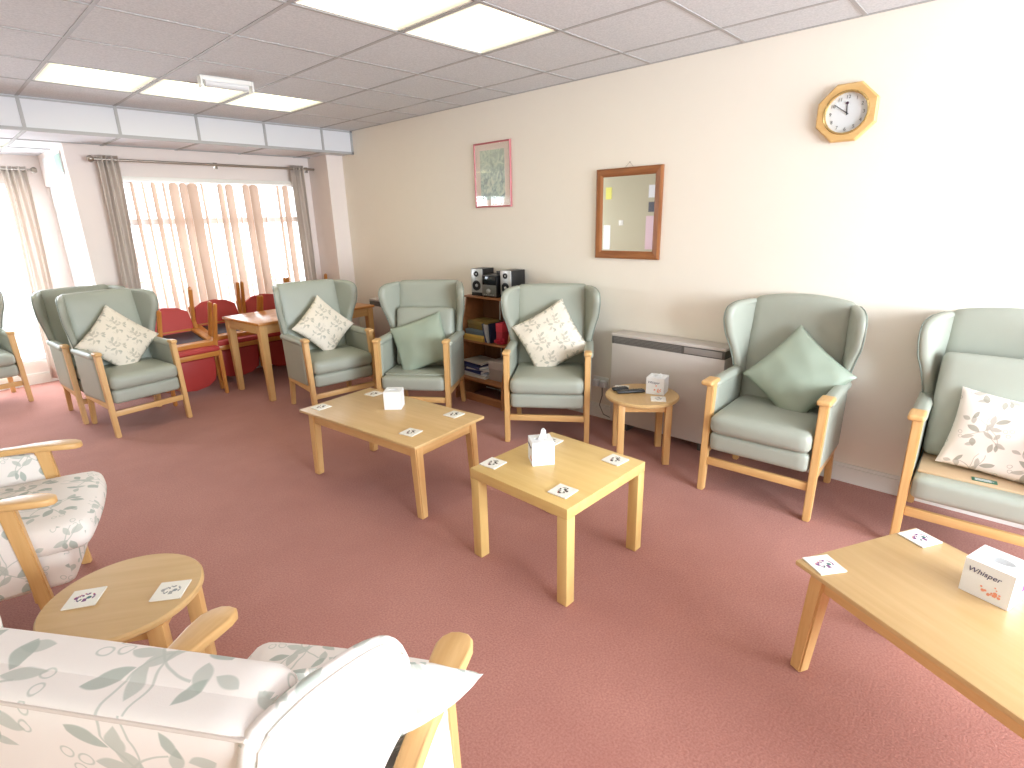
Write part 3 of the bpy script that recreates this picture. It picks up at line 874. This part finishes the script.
tissue_box(3.175, 1.635, .436, -77, 'white tissue box with a low tissue on the round table by the heater', .118, .112, .55, (0,), 11)

# ------------------------------------------------------------------ remotes
def remote(x, y, deg, l, label):
    t = thing('remote_control', label, 'remote control', (x, y, .4375), R_(deg), 'black remotes on the round table')
    link('handset', soft(0, 0, .010, .045, l, .018, .007, n=6), BLACK, t)
    b = bmesh.new()
    for i in range(3):
        for j in range(int(l/.018)-1): B(-.016+i*.013, -.008+i*.013, -l/2+.012+j*.018, -l/2+.02+j*.018, .019, .0205, 0, b)
    link('buttons', b, DGREY, t)
remote(3.06, 1.85, 54, .11, 'short black remote, the one further from the picture front')
remote(3.055, 1.765, 49, .19, 'long black remote beside the tissue box')

# ------------------------------------------------------------------ storage heaters
def heater(label, y0, y1, z0, z1, d):
    t = thing('storage_heater', label, 'heater', (WX-.004, (y0+y1)/2, 0), 0, 'storage heaters on the right wall'); h = (y1-y0)/2
    link('casing', B(-d, 0, -h, h, z0, z1-.075, .006), GREY, t)
    link('top_cover', B(-d-.004, 0, -h-.004, h+.004, z1-.022, z1, .006), GREY, t)
    b = B(-d+.004, -.002, -h+.003, h-.003, z1-.076, z1-.021, 0)
    B(-d-.002, -d+.006, -h+.002, h-.002, z1-.076, z1-.022, .001, b)
    link('grille', b, DGREY, t)
    b = bmesh.new()
    for i in range(5): B(-d-.004, -d-.001, -h+.3, h-.02, z1-.072+i*.01, z1-.069+i*.01, 0, b)
    link('louvres', b, plain('louvre_grey', (132, 126, 122), .4), t)
    link('control_panel', B(-d-.0035, -d, -h+.02, -h+.28, z1-.07, z1-.028, .001), plain('panel_grey', (150, 144, 140), .4), t)
    for s in (-1, 1):
        link('foot', B(-d+.02, -.02, s*(h-.12)-.025, s*(h-.12)+.025, 0, z0, .003), DGREY, t)
heater('wide grey storage heater on the wall behind the round table', 1.275, 2.125, .06, .75, .155)
heater('far storage heater by the window column beyond the dining table', 4.82, 5.31, .06, .75, .155)

# double socket with a cable
t = thing('wall_socket', 'white double socket low on the wall left of the heater', 'socket', (WX-.003, 2.31, .30))
link('plate', B(-.010, 0, -.073, .073, -.043, .043, .003), WHITE, t)
for s in (-1, 1): link('plug', B(-.045, -.0095, s*.035-.024, s*.035+.024, -.034, .02, .005), CARD, t)
link('cable', tube([(-.04, -.035, -.034), (-.045, -.04, -.1), (-.05, -.02, -.18), (-.05, -.06, -.25), (-.045, -.16, -.275)], .0035), DGREY, t)

# ------------------------------------------------------------------ clock, mirror, picture
t = thing('wall_clock', 'octagonal wooden wall clock high on the cream wall', 'clock', (WX-.002, .812, 2.068))
def oct_(r, rot=22.5): return [(r*math.cos(R_(rot+45*k)), r*math.sin(R_(rot+45*k))) for k in range(8)]
r0 = .152
b = bmesh.new(); n = 48
pr = []
def ngon_r(r, a):   # radius of an octagon at angle a
    q = (a-R_(22.5)) % (PI/4)-PI/8
    return r*math.cos(PI/8)/math.cos(q)
rings = []
for (rr, xx, isoct) in ((r0, 0, 1), (r0, -.028, 1), (r0-.008, -.036, 1), (.106, -.036, 0), (.100, -.028, 0), (.100, -.012, 0)):
    ring = []
    for k in range(64):
        a = R_(22.5)+k*2*PI/64; q = ngon_r(rr, a) if isoct else rr
        ring.append(b.verts.new((xx, q*math.cos(a), q*math.sin(a))))
    rings.append(ring)
for ra, rb in zip(rings, rings[1:]):
    for k in range(64): b.faces.new((ra[k], ra[(k+1) % 64], rb[(k+1) % 64], rb[k]))
b.faces.new(rings[0])
link('case', b, wood('clock_wood', (228, 190, 130), (212, 168, 104), 'y', .3), t, angle=25)
link('bezel', tube([(-.034, .103*math.cos(a*PI/24), .103*math.sin(a*PI/24)) for a in range(48)], .006, n=8, closed=True), GOLD, t)
link('dial', lathe([(.0995, -.014), (.0995, -.0125)], (0, 0, 0), 48, None, 'x'), plain('dial_white', (226, 230, 232), .3), t)
INK = plain('dial_ink', (96, 100, 106), .5)
for k in range(1, 13):
    a = PI/2+k*PI/6   # seen from the room, +y is to the left
    nb = text_bm(str(k), .024, .0003, 0)
    xsn = [v.co.x for v in nb.verts]; ysn = [v.co.y for v in nb.verts]
    ox, oy = (min(xsn)+max(xsn))/2, (min(ysn)+max(ysn))/2
    cy_, cz_ = -.078*math.sin(k*PI/6), .078*math.cos(k*PI/6)
    M = Matrix(((0, 0, -1, -.0150), (-1, 0, 0, cy_+ox), (0, 1, 0, cz_-oy), (0, 0, 0, 1)))
    link('numeral', nb, INK, t, M, smooth=False)
def hand(name, ang, l, w, x):
    b = prism([(-w, -.01), (w, -.01), (w*.6, l), (-w*.6, l)], x-.001, x, 'x')
    link(name, b, plain('hand_black', (40, 42, 50), .4), t, Matrix.Rotation(R_(ang), 4, 'X'))
hand('hour_hand', -5, .048, .0028, -.0165); hand('minute_hand', -54, .072, .0020, -.0185)
link('hand_tip', lathe([(.007, -.0182), (.007, -.0168)], (0, 0, 0), 16, None, 'x'), plain('tip_dark', (70, 40, 60), .4), t, Matrix.Translation((0, .003, .048)))

def framed(t, w, h, fw, fd, mats, prof=True):
    """mitred rectangular frame in the yz plane, front towards -x"""
    for nm, (y0, z0, y1, z1), m in (('t', (-w/2, h/2, w/2, h/2), mats[0]), ('b', (-w/2, -h/2, w/2, -h/2), mats[0]), ('l', (w/2, -h/2, w/2, h/2), mats[1]), ('r', (-w/2, -h/2, -w/2, h/2), mats[1])):
        b = bmesh.new(); secs = [(0, 0), (0, -fd*.7), (fw*.25, -fd), (fw*.7, -fd*.85), (fw, -fd*.4), (fw, 0)]
        ends = []
        for (y, z) in ((y0, z0), (y1, z1)):
            sy, sz = (1 if y > 0 else -1), (1 if z > 0 else -1)
            ends.append([b.verts.new((x, y-sy*q, z-sz*q)) for q, x in secs])
        n = len(secs)
        for k in range(n): b.faces.new((ends[0][k], ends[0][(k+1) % n], ends[1][(k+1) % n], ends[1][k]))
        b.faces.new(ends[0]); b.faces.new(ends[1][::-1])
        link('frame_rail', b, m, t, angle=20)
t = thing('wall_mirror', 'rectangular mirror in a wide brown pine frame', 'mirror', (WX-.002, 2.122, 1.585))
framed(t, .528, .622, .055, .026, (PINE['y'], PINE['z']))
link('mirror_glass', B(-.010, -.006, -.225, .225, -.27, .27), MIRR, t, smooth=False)
b = tube([(-.006, -.035, .311), (-.004, 0, .345), (-.006, .035, .311)], .0015); lathe([(.004, -.004), (.004, 0)], (0, 0, .345), 10, b, 'x')
link('hanging_cord', b, METAL, t)
t = thing('framed_picture', 'watercolour print in a thin pink frame left of the mirror', 'picture', (WX-.002, 3.46, 1.932))
framed(t, .432, .525, .014, .018, (PINKF, PINKF))
link('mount', B(-.008, -.003, -.205, .205, -.25, .25), plain('pale_pink_mount', (232, 214, 200), .6), t, smooth=False)
link('print', B(-.0095, -.0081, -.145, .145, -.20, .20), PICT, t, smooth=False)
pg = link('picture_glass', B(-.0125, -.0115, -.205, .205, -.25, .25), GLASS, t, smooth=False)

# notices on the wall opposite, seen in the mirror
for i, (y, z, w, h, c, l) in enumerate(((5.62, 1.95, .12, .2, (228, 222, 110), 'yellow notice on the left wall, seen only in the mirror'),
        (5.64, 1.2, .14, .42, (240, 240, 240), 'white notice under the yellow one, seen only in the mirror'),
        (4.76, 1.95, .14, .2, (235, 235, 240), 'small white notice at the top of a column, seen in the mirror'),
        (4.76, 1.70, .13, .16, (90, 90, 100), 'dark grey notice in a column of papers, seen in the mirror'),
        (4.76, 1.28, .2, .55, (226, 196, 206), 'tall pinkish poster below the dark notice, seen in the mirror'))):
    o = link('paper_sign', B(LX, LX+.006, y-w/2, y+w/2, z-h/2, z+h/2, .001), plain('notice_%d' % i, c, .6), smooth=False); tag(o, l, 'notice')
t = thing('light_switch', 'white light switch on the plain wall seen in the mirror', 'light switch', (LX, 5.35, 1.45))
link('plate', B(0, .009, -.043, .043, -.043, .043, .003), WHITE, t); link('rocker', B(.009, .013, -.012, .012, -.02, .02, .002), WHITE, t)

# ------------------------------------------------------------------ bookcase and what stands on it
BY0, BY1 = 3.03, 3.63
bc = thing('bookcase', 'brown wooden bookcase with sloping sides between two armchairs', 'bookcase', (WX-.03, (BY0+BY1)/2, 0)); hw = (BY1-BY0)/2
side = [(0, 0), (-.385, 0), (-.375, .22), (-.20, .905), (0, .905)]
for s in (-1, 1): link('side_panel', prism([(x, z) for x, z in side], s*(hw-.009)-.009, s*(hw-.009)+.009, 'y', .002), SHELFW, bc)
def dep(z): return .385-.01*z/.22 if z < .22 else .375-(z-.22)*(.175/.685)
for z in (.215, .54): link('shelf', B(-dep(z)+.004, -.004, -hw+.019, hw-.019, z-.018, z, .002), SHELFW, bc)
link('top_shelf', B(-.215, 0, -hw-.004, hw+.004, .906, .924, .003), SHELFW, bc)
link('plinth', B(-.35, -.33, -hw+.019, hw-.019, 0, .07, .002), SHELFW, bc)
link('back_panel', B(-.006, 0, -hw+.018, hw-.018, .02, .905), wood('back_board', (150, 104, 76), (130, 88, 62), 'z', .5), bc)
link('cable', tube([(-.012, .05, .90), (-.018, .055, .7), (-.015, .045, .55), (-.02, .05, .3)], .006), CARD, bc)
bx = WX-.03
def block(name, cat, label, x, y, z, dx, dy, dz, col, rz=0, parts=None, group=None, bev=.003, rough=.5):
    t = thing(name, label, cat, (x, y, z+.0006), R_(rz), group)
    m = plain(name+'_cover', col, rough)
    if parts == 'book':
        link('cover', join(B(-dx/2, dx/2, -dy/2, dy/2, 0, .002, 0), B(-dx/2, dx/2, -dy/2, dy/2, dz-.002, dz, 0)), m, t, smooth=False)
        link('spine', B(-dx/2, -dx/2+.003, -dy/2, dy/2, .001, dz-.001), m, t, smooth=False)
        link('pages', B(-dx/2+.003, dx/2-.004, -dy/2+.003, dy/2-.003, .002, dz-.002), CARD, t, smooth=False)
    else:
        link('body', B(-dx/2, dx/2, -dy/2, dy/2, 0, dz*.98, bev), m, t)
        link('lid', B(-dx/2-.002, dx/2+.002, -dy/2-.002, dy/2+.002, dz*.6, dz, bev), plain(name+'_lid', tuple(min(255, int(v*1.12)) for v in col), rough), t)
    return t
# lower shelf: books in a pile
cols = [(226, 224, 218), (210, 214, 220), (44, 62, 120), (225, 225, 226), (52, 74, 132), (40, 56, 112), (196, 190, 182)]
labs = ['white book at the bottom of the pile on the lowest shelf', 'pale grey book, second from the bottom of the lowest shelf pile', 'navy book low in the lowest shelf pile', 'white book in the middle of the lowest shelf pile',
        'blue book above the white one in the lowest shelf pile', 'dark blue book near the top of the lowest shelf pile', 'pale folder on top of the pile on the lowest shelf']
z = .215
for k, (c, l) in enumerate(zip(cols, labs)):
    th = [.022, .016, .024, .014, .024, .022, .012][k]
    block('book', 'book', l, bx-.215+.01*(k % 2), 3.44+[.0, -.01, .03, -.03, .02, .06, .02][k], z, .21, .29-.008*k, th, c, [0, 3, -4, 6, -8, 4, -5][k], 'book', 'pile of books on the lowest shelf'); z += th+.001
block('storage_box', 'box', 'large grey box at the back of the lowest shelf beside the books', bx-.16, 3.19, .215, .26, .17, .17, (170, 160, 156))
# middle shelf: games and odds
block('game_box', 'game box', 'flat yellow game box at the bottom of the middle shelf pile', bx-.17, 3.46, .54, .24, .24, .05, (206, 168, 84), 0)
block('game_box', 'game box', 'grey blue game box on the yellow one on the middle shelf', bx-.16, 3.465, .591, .22, .22, .045, (104, 118, 128), 4)
block('game_box', 'game box', 'olive and gold game box on top of the middle shelf pile', bx-.15, 3.45, .637, .2, .24, .07, (132, 112, 62), -5)
for k, (y, c, l) in enumerate(((3.30, (50, 70, 118), 'dark blue book leaning on the middle shelf'), (3.275, (206, 206, 210), 'thin white book leaning on the middle shelf'), (3.245, (38, 44, 74), 'navy book upright on the middle shelf'))):
    t = thing('book', l, 'book', (bx-.2, y, .5406), 0, 'upright books on the middle shelf')
    tl = [14, 22, 4][k]; m = plain('upright_cover', c, .5)
    M = Matrix.Rotation(R_(-tl), 4, 'X') if k != 1 else Matrix.Rotation(R_(-tl), 4, 'X')
    link('cover', join(B(-.08, .08, 0, .002, .004, .17), B(-.08, .08, .014, .016, .004, .17)), m, t, M, smooth=False)
    link('spine', B(-.08, -.077, .001, .015, .004, .17), m, t, M, smooth=False)
    link('pages', B(-.077, .076, .002, .014, .007, .167), CARD, t, M, smooth=False)
block('game_box', 'game box', 'red box standing on end on the middle shelf', bx-.19, 3.165, .54, .14, .07, .18, (196, 60, 76))
t = thing('tinsel_bundle', 'tangle of red ribbon at the front of the middle shelf', 'ribbon', (bx-.27, 3.15, .541))
b = bmesh.new()
rn = random.Random(3); b = tube([(rn.uniform(-.02, .03), rn.uniform(-.06, .06), .008+rn.uniform(0, .05)) for _ in range(40)], .006, n=5)
link('ribbon', b, plain('red_ribbon', (206, 44, 70), .4), t)

# hi-fi on the top shelf
def speaker(y, rz, label):
    t = thing('loudspeaker', label, 'loudspeaker', (bx-.10, y, .9246), R_(rz), 'silver fronted loudspeakers')
    w, d, h = .125, .17, .235
    link('cabinet', B(-d/2+.012, d/2, -w/2, w/2, 0, h, .003), BLACK, t)
    link('baffle', B(-d/2, -d/2+.012, -w/2, w/2, .03, h, .003), SILVER, t)
    link('foot_strip', B(-d/2+.001, -d/2+.012, -w/2, w/2, 0, .03, .002), BLACK, t)
    for (zc, r, nm) in ((.09, .044, 'woofer'), (.19, .024, 'tweeter')):
        c = link(nm, lathe([(r, 0), (r, -.006), (r*.86, -.007), (r*.8, -.001), (r*.3, .004)], (0, 0, 0), 28, None, 'x'), BLACK, t, Matrix.Translation((-d/2-.0005, 0, zc)))
        link('dust_cap', lathe([(r*.34, 0), (r*.28, -.005), (r*.1, -.008)], (0, 0, 0), 18, None, 'x'), SILVER, c)
speaker(3.505, 6, 'silver fronted loudspeaker at the left end of the bookcase top')
speaker(3.14, -4, 'silver fronted loudspeaker at the right, partly behind the armchair wing')
t = thing('micro_stereo', 'black compact stereo with a round volume knob between the loudspeakers', 'stereo', (bx-.11, 3.325, .9246), R_(2))
link('chassis', B(-.09, .09, -.085, .085, .006, .19, .006), BLACK, t)
link('fascia', B(-.1, -.09, -.08, .08, .012, .105, .004), plain('stereo_grey', (128, 128, 124), .3, metal=.4), t)
link('display', B(-.098, -.09, -.075, .075, .112, .18, .003), plain('smoked_window', (20, 24, 28), .1), t)
link('volume_knob', lathe([(.02, 0), (.02, -.012), (.016, -.015)], (-.1, 0, .055), 24, None, 'x'), SILVER, t)
b = bmesh.new()
for k in range(5): B(-.104, -.099, -.06+k*.026, -.046+k*.026, .02, .028, .001, b)
link('buttons', b, SILVER, t)
for s in (-1, 1): link('foot', B(-.08, .08, s*.07-.01, s*.07+.01, 0, .007), BLACK, t)
block('storage_box', 'box', 'low black box at the back of the bookcase top beside the right loudspeaker', bx-.07, 3.235, 1.1155, .13, .12, .03, (40, 38, 40))

# ------------------------------------------------------------------ red dining chairs, upright with another upside down on top
def dchair():
    t = thing('dining_chair', '', 'chair', (0, 0, 0), 0, 'red dining chairs stacked in pairs by the window')
    for s in (-1, 1):
        link('leg', legbeam((s*.235, -.21, 0), (s*.235, -.20, .43), (.032, .034), (.036, .04), bev=.008), ORANGE['z'], t)
        # rear leg runs up into the back post
        link('leg', beam([(s*.235, .27, 0), (s*.237, .215, .42), (s*.237, .225, .60), (s*.237, .27, .79)], [(.032, .034), (.036, .042), (.034, .038), (.03, .03)], up=Vector((0, 1, 0)), bev=.008), ORANGE['z'], t)
    b = bmesh.new()
    B(-.237, .237, -.215, -.16, .385, .43, .003, b); B(-.237, .237, .165, .225, .385, .43, .003, b)
    B(-.252, -.19, -.2, .2, .386, .43, .003, b); B(.19, .252, -.2, .2, .386, .43, .003, b)
    link('seat_frame', b, ORANGE['x'], t)
    link('seat', soft(0, 0, .452, .49, .44, .05, .02, (0, 0, .012)), REDV, t)
    link('seat_underside', B(-.225, .225, -.188, .198, .41, .426), UNDER, t)
    out = [(-.21, .54), (.21, .54), (.216, .66), (.20, .77), (.12, .815), (0, .83), (-.12, .815), (-.20, .77), (-.216, .66)]
    b = prism(out, .212, .244, 'y', .01)
    link('backrest', b, REDV, t, fn=lambda c: Vector((c.x, c.y+.03*(1-(c.x/.216)**2)+(c.z-.55)*.12-.005, c.z)))
    return t
dc = dchair(); first = True
pairs = [(1.535, 5.68, 5, 'leftmost pair, beside the green armchairs'), (2.045, 5.90, 1, 'second pair from the left'), (2.555, 5.91, -1, 'third pair from the left, behind the table'), (3.065, 5.91, 0, 'pair furthest right, by the column')]
for x, y, dg_, l in pairs:
    if first: lo = dc; first = False
    else: lo = dup(dc)
    lo['label'] = 'red upholstered chair standing upright under another, '+l
    lo.location = (x, y, 0); lo.rotation_euler = (0, 0, R_(dg_))
    up = dup(dc); up['label'] = 'red upholstered chair upside down on another, '+l
    # turned over about its width axis, back hanging down on the room side
    up.matrix_world = Matrix.Translation((x, y-.03, .945)) @ Matrix.Rotation(R_(dg_), 4, 'Z') @ Matrix.Rotation(R_(180+13), 4, 'X')

# ------------------------------------------------------------------ outdoors: a hedge beyond the window wall
def hedge(x0, x1, y, h, name, label):
    b = bmesh.new(); rn = random.Random(5)
    for k in range(350):
        p = Vector((rn.uniform(x0, x1), y+rn.uniform(-.25, .25), rn.uniform(0, h)*rn.uniform(.6, 1)))
        r = rn.uniform(.03, .07); q = Matrix.Translation(p) @ Matrix.Rotation(rn.uniform(0, 6), 4, Vector((rn.random(), rn.random(), rn.random())).normalized())
        v = [b.verts.new(q @ Vector(c)) for c in ((-r, 0, 0), (0, -r*.4, .01), (r, 0, 0), (0, r*.4, .01))]
        b.faces.new(v)
    o = link(name, b, translucent('hedge_leaf', (200, 212, 180), .4), smooth=False); tag(o, label, 'hedge')
hedge(1.2, 4.2, 8.9, 1.3, 'garden_hedge', 'pale sunlit hedge outside, glimpsed between the blind slats')
struct('ground_outside', join(B(-6, 8, BY+.3, 20, -.35, -.3), B(-6, 8, -14, KY-.3, -.35, -.3)), plain('paving', (190, 186, 176), .9))

# ------------------------------------------------------------------ light
w = bpy.data.worlds.new('World'); S.world = w; w.use_nodes = True
bg = w.node_tree.nodes['Background']; bg.inputs[0].default_value = (.88, .96, 1.04, 1); bg.inputs[1].default_value = 2.4
def area(name, loc, size, sy, energy, direction, col=(1, 1, 1), spread=180):
    l = bpy.data.lights.new(name, 'AREA'); l.shape = 'RECTANGLE'; l.size = size; l.size_y = sy; l.energy = energy; l.color = col
    l.spread = R_(spread)
    o = bpy.data.objects.new(name, l); C.objects.link(o); o.location = loc
    o.rotation_euler = Vector(direction).to_track_quat('-Z', 'Y').to_euler(); return o
area('daylight_behind', ((KX0+KX1)/2, KY-.14, (KZ0+KZ1)/2), KX1-KX0, KZ1-KZ0, 265, (0, 1, -.08), (.86, .97, 1.06))
area('daylight_window', ((WX0+WX1)/2, WY+.35, 1.3), 1.7, 1.5, 26, (0, -1, -.1), (.88, .97, 1.06))
area('daylight_bay', ((BX0+BX1)/2, BY+.35, 1.2), 2.0, 1.7, 90, (0, -1, -.1), (.88, .97, 1.06))

# ------------------------------------------------------------------ camera
y, p, r = R_(46.87759258), R_(-16.98340645), R_(-1.37524756)
fw = Vector((math.sin(y)*math.cos(p), math.cos(y)*math.cos(p), math.sin(p)))
rt = Vector((math.cos(y), -math.sin(y), 0)); upv = rt.cross(fw)
r2 = rt*math.cos(r)+upv*math.sin(r); u2 = -rt*math.sin(r)+upv*math.cos(r)
cam = bpy.data.cameras.new('Camera'); co = bpy.data.objects.new('Camera', cam); C.objects.link(co)
M = Matrix((r2, u2, -fw)).transposed().to_4x4(); M.translation = CAM
co.matrix_world = M
cam.sensor_width = 36; cam.lens = 544.21*36/1024; cam.clip_start = .02; cam.clip_end = 100
S.camera = co
S.view_settings.view_transform = 'Standard'; S.view_settings.look = 'None'
S.view_settings.gamma = 1; S.view_settings.use_curve_mapping = False
S.view_settings.exposure = 0.7
